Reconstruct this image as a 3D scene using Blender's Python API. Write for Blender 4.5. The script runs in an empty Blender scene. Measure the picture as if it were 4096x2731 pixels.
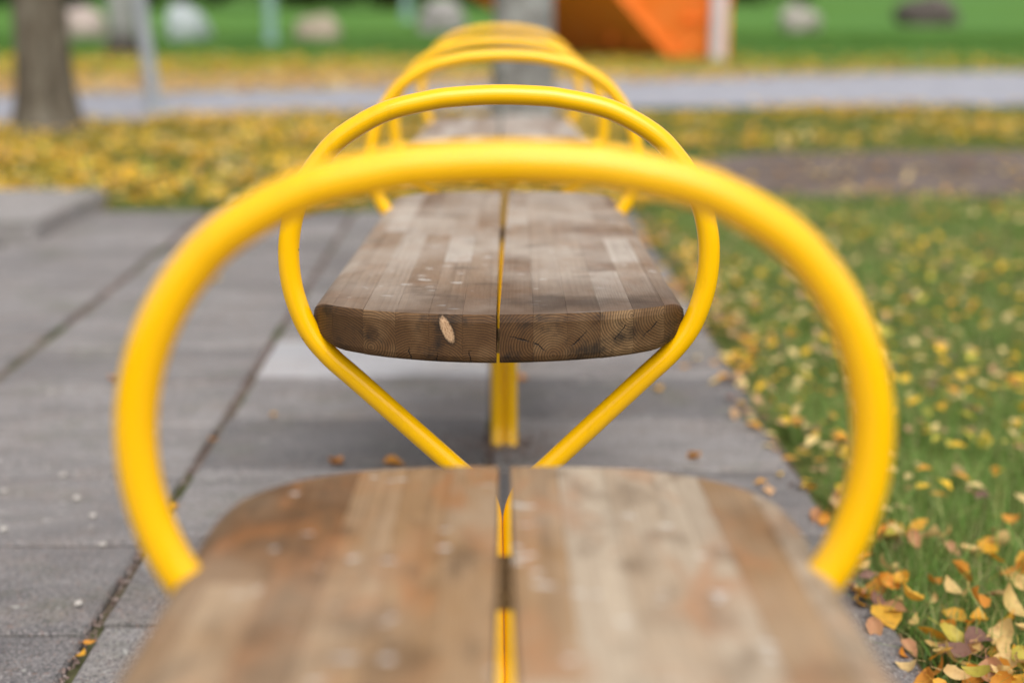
import bpy, bmesh, math, random
import numpy as np
from math import radians, sin, cos, pi
from mathutils import Vector, Matrix, noise as mnoise

random.seed(7)
rng = np.random.default_rng(7)
S = bpy.context.scene
COL = S.collection

# ------------------------------------------------------------------ camera, sky, sun, exposure
cam_d = bpy.data.cameras.new('camera')
cam = bpy.data.objects.new('camera', cam_d)
COL.objects.link(cam)
cam.location = (0, 0, 1.0)
cam.rotation_euler = (radians(90 - 13.864), 0, radians(-0.403))
cam_d.sensor_width = 36.0
cam_d.lens = 50.0
cam_d.clip_start = 0.02
cam_d.clip_end = 1500
cam_d.dof.use_dof = True
cam_d.dof.focus_distance = 1.885
cam_d.dof.aperture_fstop = 1.65
S.camera = cam

SUN_EL, SUN_AZ = radians(56), radians(165)      # azimuth measured from +Y towards +X
world = bpy.data.worlds.new('World')
S.world = world
world.use_nodes = True
wn = world.node_tree
bg = wn.nodes['Background']
sky = wn.nodes.new('ShaderNodeTexSky')
sky.sky_type = 'NISHITA'
sky.sun_disc = False
sky.sun_elevation = SUN_EL
sky.sun_rotation = SUN_AZ
sky.dust_density = 4.0
sky.ozone_density = 1.0
hs = wn.nodes.new('ShaderNodeHueSaturation')
hs.inputs['Saturation'].default_value = 0.22     # overcast: the blue is veiled by cloud
wn.links.new(sky.outputs[0], hs.inputs['Color'])
wn.links.new(hs.outputs[0], bg.inputs['Color'])
bg.inputs['Strength'].default_value = 0.125

sun_d = bpy.data.lights.new('sun', 'SUN')
sun_d.energy = 1.2
sun_d.angle = radians(60)
sun_d.color = (1.0, 0.95, 0.88)
sun = bpy.data.objects.new('sun', sun_d)
COL.objects.link(sun)
sd = Vector((sin(SUN_AZ) * cos(SUN_EL), cos(SUN_AZ) * cos(SUN_EL), sin(SUN_EL)))
sun.rotation_euler = sd.to_track_quat('Z', 'Y').to_euler()

S.view_settings.view_transform = 'Standard'
S.view_settings.look = 'None'
S.view_settings.gamma = 1.0
S.view_settings.use_curve_mapping = False
S.view_settings.exposure = 0.62
S.render.engine = 'CYCLES'
try:
    S.cycles.use_denoising = True
    S.cycles.max_bounces = 6
except Exception:
    pass


# ------------------------------------------------------------------ helpers
def tag(o, label=None, cat=None, group=None, kind=None):
    if label: o['label'] = label
    if cat: o['category'] = cat
    if group: o['group'] = group
    if kind: o['kind'] = kind
    return o


def empty(name, loc, rz=0.0):
    o = bpy.data.objects.new(name, None)
    o.empty_display_size = 0.1
    COL.objects.link(o)
    o.location = loc
    o.rotation_euler = (0, 0, rz)
    return o


def link(name, me, mats=None, parent=None, smooth=False):
    o = bpy.data.objects.new(name, me)
    COL.objects.link(o)
    if mats is not None:
        for m in (mats if isinstance(mats, (list, tuple)) else [mats]):
            me.materials.append(m)
    if parent: o.parent = parent
    if smooth: me.shade_smooth()
    return o


def mesh_pd(name, verts, faces):
    me = bpy.data.meshes.new(name)
    me.from_pydata([tuple(v) for v in verts], [], faces)
    me.update()
    return me


def mesh_np(name, verts, quads, colors=None):
    """fast mesh from numpy: verts (n,3), quads (m,k)"""
    me = bpy.data.meshes.new(name)
    n, (m, k) = len(verts), quads.shape
    me.vertices.add(n)
    me.vertices.foreach_set('co', np.asarray(verts, np.float32).ravel())
    me.loops.add(m * k)
    me.loops.foreach_set('vertex_index', quads.astype(np.int32).ravel())
    me.polygons.add(m)
    me.polygons.foreach_set('loop_start', np.arange(0, m * k, k, dtype=np.int32))
    if colors is not None:
        a = me.attributes.new('tint', 'FLOAT_COLOR', 'POINT')
        a.data.foreach_set('color', np.asarray(colors, np.float32).ravel())
    me.update()
    me.validate()
    return me


def bm_mesh(name, bm):
    me = bpy.data.meshes.new(name)
    bm.to_mesh(me)
    bm.free()
    return me


class NT:
    """small node-tree helper"""
    def __init__(self, name):
        self.m = bpy.data.materials.new(name)
        self.m.use_nodes = True
        self.t = self.m.node_tree
        self.b = self.t.nodes['Principled BSDF']
        self.out = self.t.nodes['Material Output']

    def n(self, typ, **kw):
        nd = self.t.nodes.new(typ)
        for k, v in kw.items(): setattr(nd, k, v)
        return nd

    def l(self, a, b): self.t.links.new(a, b)

    def val(self, sock, v):
        if hasattr(v, 'node'): self.l(v, sock)
        else: sock.default_value = v

    def math(self, op, a, b=0.0, c=None, clamp=False):
        nd = self.n('ShaderNodeMath', operation=op, use_clamp=clamp)
        self.val(nd.inputs[0], a); self.val(nd.inputs[1], b)
        if c is not None: self.val(nd.inputs[2], c)
        return nd.outputs[0]

    def coord(self, kind='Object'):
        return self.n('ShaderNodeTexCoord').outputs[kind]

    def mapping(self, vec, scale=(1, 1, 1), loc=(0, 0, 0)):
        nd = self.n('ShaderNodeMapping')
        self.l(vec, nd.inputs['Vector'])
        nd.inputs['Scale'].default_value = scale
        self.val(nd.inputs['Location'], loc)
        return nd.outputs[0]

    def noise(self, vec, scale, detail=3, rough=0.55, dist=0.0):
        nd = self.n('ShaderNodeTexNoise')
        self.l(vec, nd.inputs['Vector'])
        nd.inputs['Scale'].default_value = scale
        nd.inputs['Detail'].default_value = detail
        nd.inputs['Roughness'].default_value = rough
        nd.inputs['Distortion'].default_value = dist
        return nd.outputs['Fac']

    def ramp(self, fac, stops, interp='LINEAR'):
        nd = self.n('ShaderNodeValToRGB')
        nd.color_ramp.interpolation = interp
        e = nd.color_ramp.elements
        while len(e) < len(stops): e.new(0.5)
        for i, (p, c) in enumerate(stops):
            e[i].position = p
            e[i].color = (c[0], c[1], c[2], 1) if len(c) == 3 else c
        self.l(fac, nd.inputs[0])
        return nd.outputs[0]

    def step(self, x, a, b):
        nd = self.n('ShaderNodeMapRange', clamp=True)
        self.val(nd.inputs[0], x)
        nd.inputs[1].default_value = a; nd.inputs[2].default_value = b
        nd.inputs[3].default_value = 0; nd.inputs[4].default_value = 1
        return nd.outputs[0]

    def mix(self, fac, a, b, blend='MIX'):
        nd = self.n('ShaderNodeMix', data_type='RGBA', blend_type=blend)
        self.val(nd.inputs[0], fac)
        for s, v in ((nd.inputs[6], a), (nd.inputs[7], b)):
            if hasattr(v, 'node'): self.l(v, s)
            else: s.default_value = (v[0], v[1], v[2], 1)
        return nd.outputs[2]

    def attr(self, name):
        return self.n('ShaderNodeAttribute', attribute_name=name)

    def bump(self, h, strength=0.3, dist=0.002):
        nd = self.n('ShaderNodeBump')
        nd.inputs['Strength'].default_value = strength
        nd.inputs['Distance'].default_value = dist
        self.l(h, nd.inputs['Height'])
        self.l(nd.outputs[0], self.b.inputs['Normal'])

    def set(self, color=None, rough=None, spec=None, metal=None, **kw):
        if color is not None:
            if hasattr(color, 'node'): self.l(color, self.b.inputs['Base Color'])
            else: self.b.inputs['Base Color'].default_value = (*color, 1)
        if rough is not None: self.val(self.b.inputs['Roughness'], rough)
        if spec is not None: self.b.inputs['Specular IOR Level'].default_value = spec
        if metal is not None: self.b.inputs['Metallic'].default_value = metal
        for k, v in kw.items(): self.val(self.b.inputs[k], v)
        return self.m


# ------------------------------------------------------------------ materials
def mat_yellow():
    t = NT('yellow_paint')
    o = t.coord()
    n1 = t.noise(o, 9, 2)
    base = t.mix(n1, (0.90, 0.475, 0.0), (0.93, 0.51, 0.001))
    v = t.n('ShaderNodeTexVoronoi')
    t.l(o, v.inputs['Vector']); v.inputs['Scale'].default_value = 26
    sel = t.n('ShaderNodeSeparateColor'); t.l(v.outputs['Color'], sel.inputs[0])
    rare = t.step(sel.outputs[0], 0.84, 0.87)
    spot = t.math('MULTIPLY', t.math('SUBTRACT', 1.0, t.step(v.outputs['Distance'], 0.02, 0.07)), rare)
    col = t.mix(spot, base, (0.06, 0.03, 0.01))
    grime = t.step(t.noise(t.mapping(o, (30, 30, 9)), 1, 5, 0.7), 0.56, 0.74)
    col = t.mix(t.math('MULTIPLY', grime, 0.22), col, (0.42, 0.20, 0.01))
    t.bump(t.noise(o, 130, 2), 0.06, 0.001)
    return t.set(col, t.math('MULTIPLY_ADD', t.noise(o, 40), 0.10, 0.15), 0.4,
                 **{'Coat Weight': 0.2, 'Coat Roughness': 0.04})


def mat_wood(name, silver, brown, warm, end=False, stain=1.0, bleach=1.0, wick=False, blots=1.0):
    t = NT(name)
    o = t.coord()
    ring = t.attr('ring').outputs['Vector']
    tone = t.n('ShaderNodeSeparateColor'); t.l(t.attr('tone').outputs['Color'], tone.inputs[0])
    feat = t.n('ShaderNodeSeparateXYZ'); t.l(t.attr('feat').outputs['Vector'], feat.inputs[0])
    sp = t.n('ShaderNodeSeparateXYZ'); t.l(ring, sp.inputs[0])
    seedv = t.math('MULTIPLY', tone.outputs[2], 37.0)
    wob = t.noise(t.mapping(ring, (22, 22, 2.5)), 1.0, 2)
    r = t.math('SQRT', t.math('ADD', t.math('MULTIPLY', sp.outputs[0], sp.outputs[0]),
                              t.math('MULTIPLY', sp.outputs[1], sp.outputs[1])))
    rr = t.math('ADD', r, t.math('MULTIPLY', wob, 0.009))
    freq = 285.0
    ph = t.math('FRACT', t.math('MULTIPLY', rr, freq))
    line = t.math('POWER', ph, 1.8)                       # latewood: dark at the end of every ring
    fine = t.noise(t.mapping(o, (420, 14, 420)), 1.0, 3)
    big = t.noise(t.mapping(o, (9, 5, 9)), 1.0, 4, 0.6)
    mid = t.noise(t.mapping(o, (30, 6, 30)), 1.0, 3)
    if not end:
        f = t.math('ADD', t.math('MULTIPLY', tone.outputs[0], 0.75), t.math('MULTIPLY', big, 0.5))
        col = t.ramp(f, [(0.22, brown), (0.55, warm), (0.9, silver)])
        col = t.mix(t.math('MULTIPLY', line, 0.34), col, (brown[0] * .45, brown[1] * .42, brown[2] * .4))
        col = t.mix(t.math('MULTIPLY', t.step(fine, 0.45, 0.75), 0.30), col,
                    (brown[0] * .55, brown[1] * .5, brown[2] * .5))
        blot = t.noise(t.mapping(o, (17, 8, 17), (2.2, 4.1, 0)), 1, 4, 0.6, 0.6)
        col = t.mix(t.math('MULTIPLY', t.step(blot, 0.50, 0.66), 0.7 * blots), col, (warm[0] * 1.05, warm[1] * .72, warm[2] * .5))
        blot2 = t.noise(t.mapping(o, (21, 11, 21), (6.2, 0.1, 0)), 1, 4, 0.6, 0.4)
        col = t.mix(t.math('MULTIPLY', t.step(blot2, 0.53, 0.66), 0.65 * blots), col, (brown[0] * .62, brown[1] * .72, brown[2] * .85))
        # bleached, silver-grey wear on the middle of the seat
        wear = t.math('MULTIPLY', t.step(t.noise(t.mapping(o, (5, 3.2, 5), (3, 1, 0)), 1, 4), 0.42, 0.66), 0.55 * bleach)
        col = t.mix(wear, col, silver)
        # pale dabs, wider than long
        dab = t.step(t.noise(t.mapping(o, (30, 46, 30), (7, 2, 0)), 1, 1), 0.70, 0.745)
        col = t.mix(t.math('MULTIPLY', dab, 0.75), col, (0.58, 0.55, 0.51))
        # black water stains
        st = t.step(t.noise(t.mapping(o, (7, 13, 7), (1.3, 9.7, 0)), 1, 5, 0.65), 0.57, 0.70)
        col = t.mix(t.math('MULTIPLY', st, 0.62 * stain), col, (0.035, 0.028, 0.024))
        if wick:      # damp brown staining drawn in from the near end
            so = t.n('ShaderNodeSeparateXYZ'); t.l(o, so.inputs[0])
            yy = t.math('ADD', so.outputs[1], t.math('MULTIPLY', t.math('SUBTRACT', t.noise(t.mapping(o, (14, 7, 14)), 1, 4), 0.5), 0.34))
            yy = t.math('SUBTRACT', yy, t.math('MULTIPLY', so.outputs[0], 0.30))
            col = t.mix(t.math('SUBTRACT', 0.80, t.math('MULTIPLY', t.step(yy, -0.09, 0.22), 0.80)), col, (0.095, 0.052, 0.028))
            # black water mark on the right half, a hand's breadth behind the end
            ex = t.math('MULTIPLY', t.math('SUBTRACT', so.outputs[0], 0.095), 1 / 0.125)
            ey = t.math('MULTIPLY', t.math('SUBTRACT', so.outputs[1], -0.005), 1 / 0.055)
            ed = t.math('SQRT', t.math('ADD', t.math('MULTIPLY', ex, ex), t.math('MULTIPLY', ey, ey)))
            ed = t.math('ADD', ed, t.math('MULTIPLY', t.math('SUBTRACT', t.noise(t.mapping(o, (26, 22, 26)), 1, 4, 0.65), 0.5), 1.7))
            ed = t.math('ADD', ed, t.math('MULTIPLY', t.math('SUBTRACT', tone.outputs[2], 0.5), 0.9))
            col = t.mix(t.math('SUBTRACT', 0.60, t.math('MULTIPLY', t.step(ed, 0.35, 1.25), 0.60)), col, (0.034, 0.023, 0.017))
        t.bump(t.math('ADD', t.math('MULTIPLY', line, -0.6), fine), 0.25, 0.0012)
        return t.set(col, t.math('MULTIPLY_ADD', mid, 0.2, 0.60), 0.14)
    # end grain
    f = t.math('ADD', t.math('MULTIPLY', tone.outputs[0], 0.5), t.math('MULTIPLY', mid, 0.6))
    col = t.ramp(f, [(0.2, (0.060, 0.026, 0.009)), (0.52, (0.125, 0.062, 0.024)), (0.85, (0.28, 0.17, 0.082))])
    col = t.mix(t.math('MULTIPLY', t.step(tone.outputs[1], 0.2, 1.0), 0.45), col, (0.085, 0.045, 0.020))
    col = t.mix(t.math('MULTIPLY', line, 0.86), col, (0.013, 0.007, 0.004))
    pores = t.noise(t.mapping(o, (900, 900, 900)), 1, 2)
    col = t.mix(t.math('MULTIPLY', t.step(pores, 0.52, 0.72), 0.45), col, (0.03, 0.017, 0.008))
    # dark stain patches
    st = t.step(t.noise(t.mapping(o, (22, 22, 22), (4.1, 0, 2)), 1, 5, 0.65), 0.50, 0.66)
    col = t.mix(t.math('MULTIPLY', st, 0.8), col, (0.014, 0.011, 0.009))
    # radial drying cracks
    ang = t.math('ARCTAN2', sp.outputs[1], sp.outputs[0])
    da = t.math('ABSOLUTE', t.math('SUBTRACT', ang, t.math('ADD', feat.outputs[2], t.math('MULTIPLY', t.noise(ring, 130, 2), 0.25))))
    crack = t.math('SUBTRACT', 1.0, t.step(t.math('MULTIPLY', da, r), 0.0004, 0.0011))
    crack = t.math('MULTIPLY', crack, t.math('MULTIPLY', t.step(r, 0.012, 0.016), t.math('SUBTRACT', 1.0, t.step(r, 0.036, 0.042))))
    col = t.mix(t.math('MULTIPLY', crack, 0.95), col, (0.006, 0.005, 0.004))
    # pale knot
    kx = t.math('MULTIPLY', t.math('ADD', t.math('SUBTRACT', sp.outputs[0], feat.outputs[0]),
                                   t.math('MULTIPLY', t.math('SUBTRACT', sp.outputs[1], feat.outputs[1]), 0.35)), 1 / 0.0085)
    kz = t.math('MULTIPLY', t.math('SUBTRACT', sp.outputs[1], feat.outputs[1]), 1 / 0.019)
    kd = t.math('SQRT', t.math('ADD', t.math('MULTIPLY', kx, kx), t.math('MULTIPLY', kz, kz)))
    kd = t.math('ADD', kd, t.math('MULTIPLY', t.math('SUBTRACT', t.noise(ring, 420, 3), 0.5), 0.35))
    kmask = t.math('SUBTRACT', 1.0, t.step(kd, 0.70, 1.0))
    kcol = t.mix(t.step(t.noise(t.mapping(ring, (900, 260, 10)), 1, 3), 0.5, 0.68), (0.48, 0.31, 0.18), (0.24, 0.12, 0.055))
    halo = t.math('MULTIPLY', t.math('SUBTRACT', 1.0, t.step(kd, 0.95, 1.25)), 0.75)
    col = t.mix(halo, col, (0.02, 0.012, 0.007))
    col = t.mix(kmask, col, kcol)
    t.bump(t.math('SUBTRACT', t.math('MULTIPLY', line, -0.7), t.math('MULTIPLY', crack, 3.0)), 0.35, 0.0012)
    return t.set(col, 0.6, 0.2)


def mat_concrete(name, base, dark, pale, speck=1.0):
    t = NT(name)
    o = t.coord('Object')
    g = t.n('ShaderNodeNewGeometry').outputs['Position']
    oi = t.n('ShaderNodeObjectInfo').outputs['Random']
    big = t.noise(t.mapping(g, (2.6, 6.5, 2)), 1.0, 6, 0.65, 0.5)
    f = t.math('ADD', t.math('MULTIPLY', big, 0.85), t.math('MULTIPLY', oi, 0.30))
    col = t.ramp(f, [(0.38, dark), (0.56, base), (0.76, pale)])
    # worn warm blotches and dark damp marks
    wm = t.noise(t.mapping(g, (4, 7, 1), (8, 3, 0)), 1, 5, 0.7)
    col = t.mix(t.math('MULTIPLY', t.step(wm, 0.48, 0.66), 0.5), col, (base[0] * 1.12, base[1] * .98, base[2] * .86))
    dm = t.noise(t.mapping(g, (3, 9, 1), (1, 6, 0)), 1, 5, 0.7)
    col = t.mix(t.math('MULTIPLY', t.step(dm, 0.52, 0.68), 0.45 * min(1, speck * 1.2)), col, (dark[0] * .68, dark[1] * .68, dark[2] * .66))
    gm = t.noise(t.mapping(g, (3, 3, 1), (4, 2, 0)), 1, 5, 0.7)
    col = t.mix(t.math('MULTIPLY', t.step(gm, 0.53, 0.70), 0.5 * speck), col, (0.12, 0.125, 0.075))
    sp1 = t.noise(g, 230, 3, 0.7)
    col = t.mix(t.math('MULTIPLY', t.step(sp1, 0.53, 0.66), 0.75 * speck), col, (0.44, 0.41, 0.40))
    sp2 = t.noise(t.mapping(g, (1, 1, 1), (5, 3, 1)), 170, 3, 0.7)
    col = t.mix(t.math('MULTIPLY', t.step(sp2, 0.51, 0.64), 0.85 * speck), col, (0.040, 0.040, 0.044))
    sp3 = t.noise(t.mapping(g, (1, 1, 1), (9, 1, 1)), 120, 2)
    col = t.mix(t.math('MULTIPLY', t.step(sp3, 0.62, 0.70), 0.5 * speck), col, (0.30, 0.17, 0.12))
    lich = t.step(t.noise(t.mapping(g, (1, 1, 1), (2, 8, 1)), 30, 4), 0.64, 0.69)
    col = t.mix(t.math('MULTIPLY', lich, 0.55 * speck), col, (0.48, 0.47, 0.43))
    # grime along the slab edges
    t.bump(t.math('ADD', sp1, sp2), 0.6, 0.003)
    return t.set(col, 0.8, 0.3)


def mat_plain(name, stops, scale=3.0, rough=0.85, detail=4, bump=0.0, space='Position', stretch=(1, 1, 1), spec=0.3):
    t = NT(name)
    v = t.n('ShaderNodeNewGeometry').outputs['Position'] if space == 'Position' else t.coord()
    n = t.noise(t.mapping(v, stretch), scale, detail, 0.6)
    col = t.ramp(n, stops)
    if bump: t.bump(n, bump, 0.01)
    return t.set(col, rough, spec)


def mat_tint(name, rough=0.6, trans=0.35, grain=0.0):
    """foliage: colour from the per-blade / per-leaf attribute, partly translucent"""
    t = NT(name)
    a = t.attr('tint').outputs['Color']
    col = a
    if grain:
        n = t.noise(t.n('ShaderNodeNewGeometry').outputs['Position'], 160, 3)
        col = t.mix(t.math('MULTIPLY', t.step(n, 0.5, 0.75), grain), a, (0.10, 0.045, 0.015))
    t.set(col, rough, 0.3)
    tr = t.n('ShaderNodeBsdfTranslucent')
    t.l(col, tr.inputs['Color'])
    mx = t.n('ShaderNodeMixShader')
    mx.inputs[0].default_value = trans
    t.l(t.b.outputs[0], mx.inputs[1]); t.l(tr.outputs[0], mx.inputs[2])
    t.l(mx.outputs[0], t.out.inputs['Surface'])
    return t.m


def mat_leaf(name, c0, c1, spot):
    t = NT(name)
    o = t.coord()
    oi = t.n('ShaderNodeObjectInfo').outputs['Random']
    col = t.mix(oi, c0, c1)
    n = t.noise(o, 90, 4, 0.65)
    n2 = t.noise(t.mapping(o, (1, 1, 1), (3, 3, 0)), 45, 2)
    col = t.mix(t.math('MULTIPLY', t.step(n, 0.55, 0.72), 0.7), col, spot)
    col = t.mix(t.math('MULTIPLY', t.step(n2, 0.5, 0.8), 0.4), col, (c1[0] * 1.1, c1[1] * 0.8, c1[2]))
    t.bump(n, 0.3, 0.001)
    t.set(col, 0.55, 0.35)
    tr = t.n('ShaderNodeBsdfTranslucent'); t.l(col, tr.inputs['Color'])
    mx = t.n('ShaderNodeMixShader'); mx.inputs[0].default_value = 0.25
    t.l(t.b.outputs[0], mx.inputs[1]); t.l(tr.outputs[0], mx.inputs[2])
    t.l(mx.outputs[0], t.out.inputs['Surface'])
    return t.m


def mat_bark(name, dark, mid, pale, scale=14, stretch=(1, 1, 0.3), low=None):
    t = NT(name)
    o = t.coord()
    n = t.noise(t.mapping(o, stretch), scale, 5, 0.65)
    col = t.ramp(n, [(0.3, dark), (0.5, mid), (0.7, pale)])
    patch = t.step(t.noise(t.mapping(o, (1, 1, .6), (4, 2, 1)), 6, 4), 0.50, 0.62)
    col = t.mix(t.math('MULTIPLY', patch, 0.5), col, pale)
    if low is not None:
        sx = t.n('ShaderNodeSeparateXYZ'); t.l(o, sx.inputs[0])
        hgt = t.math('ADD', sx.outputs[2], t.math('MULTIPLY', t.noise(o, 7, 3), 0.35))
        col = t.mix(t.step(hgt, 0.35, 0.75), low, col)
    t.bump(n, 0.9, 0.03)
    return t.set(col, 0.9, 0.2)


M = {}
M['yellow'] = mat_yellow()
wood_sets = {
    'front': ((0.45, 0.365, 0.27), (0.165, 0.085, 0.037), (0.315, 0.19, 0.092), 0.4, 0.7),
    'middle': ((0.46, 0.40, 0.34), (0.15, 0.085, 0.048), (0.29, 0.205, 0.14), 0.9, 1.15),
    'back': ((0.46, 0.40, 0.35), (0.20, 0.13, 0.09), (0.30, 0.23, 0.175), 0.5, 1.0),
}
for k, (sv, br, wa, st, bl) in wood_sets.items():
    M['top_' + k] = mat_wood('wood_' + k, sv, br, wa, False, st, bl, k == 'middle', 1.0 if k == 'front' else 0.3)
    M['end_' + k] = mat_wood('end_grain_' + k, sv, br, wa, True)
M['batten'] = mat_plain('batten_wood', [(0.3, (0.36, 0.22, 0.10)), (0.7, (0.50, 0.32, 0.16))], 40, space='Object', stretch=(.2, 1, 1))
M['steel'] = mat_plain('screw_steel', [(0.3, (0.3, 0.3, 0.3)), (0.7, (0.45, 0.45, 0.45))], 60, 0.4, space='Object')
M['paver'] = mat_concrete('paver_concrete', (0.200, 0.185, 0.181), (0.128, 0.118, 0.118), (0.29, 0.27, 0.262))
M['paver_pale'] = mat_concrete('paver_pale_concrete', (0.44, 0.435, 0.45), (0.37, 0.365, 0.38), (0.49, 0.485, 0.50), 0.4)
M['paver_dark'] = mat_concrete('paver_dark_concrete', (0.165, 0.155, 0.155), (0.12, 0.115, 0.115), (0.21, 0.20, 0.20))
M['block'] = mat_concrete('block_concrete', (0.31, 0.29, 0.28), (0.24, 0.225, 0.22), (0.37, 0.35, 0.34))
M['asphalt'] = mat_plain('asphalt', [(0.3, (0.255, 0.255, 0.285)), (0.7, (0.36, 0.36, 0.395))], 4, 0.85, 6, 0.2)
M['ground'] = None
M['boulder'] = {}


def mat_ground():
    t = NT('lawn_ground')
    g = t.n('ShaderNodeNewGeometry').outputs['Position']
    n = t.noise(g, 1.3, 5, 0.6)
    n2 = t.noise(g, 34, 4, 0.7)
    s = t.n('ShaderNodeSeparateXYZ'); t.l(g, s.inputs[0])
    near = t.ramp(n2, [(0.3, (0.04, 0.05, 0.016)), (0.5, (0.095, 0.125, 0.03)), (0.72, (0.15, 0.15, 0.05))])
    far = t.ramp(n, [(0.3, (0.06, 0.15, 0.024)), (0.55, (0.09, 0.195, 0.03)), (0.75, (0.13, 0.215, 0.045))])
    w = t.n('ShaderNodeTexWave'); w.inputs['Scale'].default_value = 0.06
    # broad tone changes of the mown field
    field = t.noise(t.mapping(g, (0.05, 0.12, 1)), 1, 3)
    far = t.mix(t.math('MULTIPLY', t.step(field, 0.45, 0.62), 0.45), far, (0.10, 0.23, 0.075))
    col = t.mix(t.step(s.outputs[1], 16.0, 20.0), near, far)
    t.bump(n2, 0.6, 0.02)
    return t.set(col, 0.95, 0.1)


M['ground'] = mat_ground()
M['sand'] = mat_plain('joint_sand', [(0.30, (0.045, 0.034, 0.024)), (0.48, (0.12, 0.088, 0.062)), (0.58, (0.085, 0.095, 0.035)), (0.70, (0.095, 0.14, 0.035))], 3.2, 0.95, 5, 0.4)
M['dirt'] = mat_plain('trodden_dirt', [(0.3, (0.075, 0.053, 0.042)), (0.5, (0.125, 0.094, 0.078)), (0.72, (0.19, 0.15, 0.13))], 2.4, 0.95, 6, 0.3)
M['gravel'] = mat_plain('gravel_stone', [(0.3, (0.09, 0.06, 0.05)), (0.5, (0.22, 0.16, 0.14)), (0.7, (0.42, 0.36, 0.33))], 60, 0.9, 3)
M['grass'] = mat_tint('grass_blade', 0.5, 0.5)
M['litter'] = mat_tint('leaf_litter', 0.6, 0.25, 0.15)
M['tree_foliage'] = mat_tint('distant_foliage', 0.8, 0.3)
M['pebble'] = mat_plain('pebble_stone', [(0.3, (0.35, 0.32, 0.29)), (0.7, (0.55, 0.52, 0.48))], 50, 0.8, space='Object')
M['galv'] = mat_plain('galvanised_steel', [(0.3, (0.27, 0.29, 0.31)), (0.7, (0.38, 0.40, 0.42))], 8, 0.5, space='Object')
M['teal'] = mat_plain('pale_teal_paint', [(0.3, (0.20, 0.32, 0.29)), (0.7, (0.27, 0.40, 0.36))], 5, 0.5, space='Object')
M['orange'] = mat_plain('orange_paint', [(0.3, (0.92, 0.20, 0.022)), (0.7, (0.95, 0.25, 0.05))], 2.5, 0.6, space='Object', spec=0.12)
M['white_metal'] = mat_plain('grey_white_metal', [(0.3, (0.50, 0.46, 0.48)), (0.7, (0.60, 0.56, 0.58))], 3, 0.5, space='Object')
LEAF = {
    'golden yellow': mat_leaf('leaf_golden', (0.66, 0.33, 0.022), (0.74, 0.42, 0.05), (0.30, 0.12, 0.02)),
    'pale cream': mat_leaf('leaf_cream', (0.70, 0.50, 0.22), (0.62, 0.44, 0.14), (0.28, 0.14, 0.06)),
    'orange': mat_leaf('leaf_orange', (0.60, 0.23, 0.025), (0.66, 0.30, 0.04), (0.22, 0.07, 0.02)),
    'tan brown': mat_leaf('leaf_tan', (0.42, 0.20, 0.09), (0.54, 0.30, 0.15), (0.16, 0.07, 0.04)),
    'dull purple brown': mat_leaf('leaf_brown', (0.20, 0.10, 0.075), (0.27, 0.15, 0.11), (0.07, 0.04, 0.03)),
    'yellow green': mat_leaf('leaf_green', (0.42, 0.36, 0.05), (0.52, 0.43, 0.07), (0.25, 0.16, 0.03)),
}
LEAF_RGB = np.array([(0.82, 0.50, 0.04), (0.80, 0.60, 0.26), (0.76, 0.37, 0.05), (0.56, 0.34, 0.18), (0.27, 0.16, 0.12), (0.60, 0.52, 0.08)])

# ------------------------------------------------------------------ the setting: ground sheets
def sheet(name, poly, z, mat, label, cat):
    me = mesh_pd(name, [(x, y, z) for x, y in poly], [list(range(len(poly)))])
    o = link(name, me, mat)
    return tag(o, label, cat, kind='structure')


sheet('ground', [(-900, -60), (900, -60), (900, 1200), (-900, 1200)], -0.030, M['ground'],
      'green lawn and earth spreading from the benches to the far trees', 'ground')


def smooth_edge(pts, n=10):
    """Catmull-Rom through the given points"""
    out = []
    P = [pts[0]] + list(pts) + [pts[-1]]
    for i in range(1, len(P) - 2):
        p0, p1, p2, p3 = (np.array(q, float) for q in P[i - 1:i + 3])
        for k in range(n):
            s = k / n
            out.append(0.5 * ((2 * p1) + (-p0 + p2) * s + (2 * p0 - 5 * p1 + 4 * p2 - p3) * s * s + (-p0 + 3 * p1 - 3 * p2 + p3) * s ** 3))
    out.append(np.array(pts[-1], float))
    return out


near_e = smooth_edge([(-30, 5.5), (-12, 8.6), (-3.9, 11.15), (-2.0, 12.2), (1.3, 12.75), (4.7, 13.0), (14, 13.6), (40, 15)])
far_e = smooth_edge([(40, 21.5), (14, 19.4), (6.7, 18.6), (1.9, 18.0), (-3.0, 17.6), (-6.3, 16.8), (-14, 14.5), (-30, 11.5)])
sheet('asphalt_path', near_e + far_e, -0.012, M['asphalt'], 'pale grey asphalt path crossing behind the benches', 'path')

dp = []
for p in smooth_edge([(1.0, 7.6), (1.7, 7.15), (2.65, 7.15), (5, 7.1), (9, 7.0), (16, 7.2), (16, 9.6), (9, 9.5), (5, 9.55), (3.4, 9.35), (2.2, 9.25), (1.5, 9.05), (1.0, 8.3), (0.9, 7.9)], 6):
    dp.append((p[0] + rng.normal(0, .03), p[1] + rng.normal(0, .03)))
sheet('dirt_path', dp, -0.018, M['dirt'], 'worn brown earth track strewn with leaves in the right hand grass', 'path')

PX0, PX1, PY0, PY1 = -4.64, 0.66, -0.75, 6.60
pave = sheet('pavement', [(PX0 - .02, PY0), (PX1 + .0, PY0), (PX1 - .035, PY1), (PX0 - .06, PY1)], -0.016, M['sand'],
             'grey concrete paving with mossy sandy joints under the benches', 'pavement')


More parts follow.
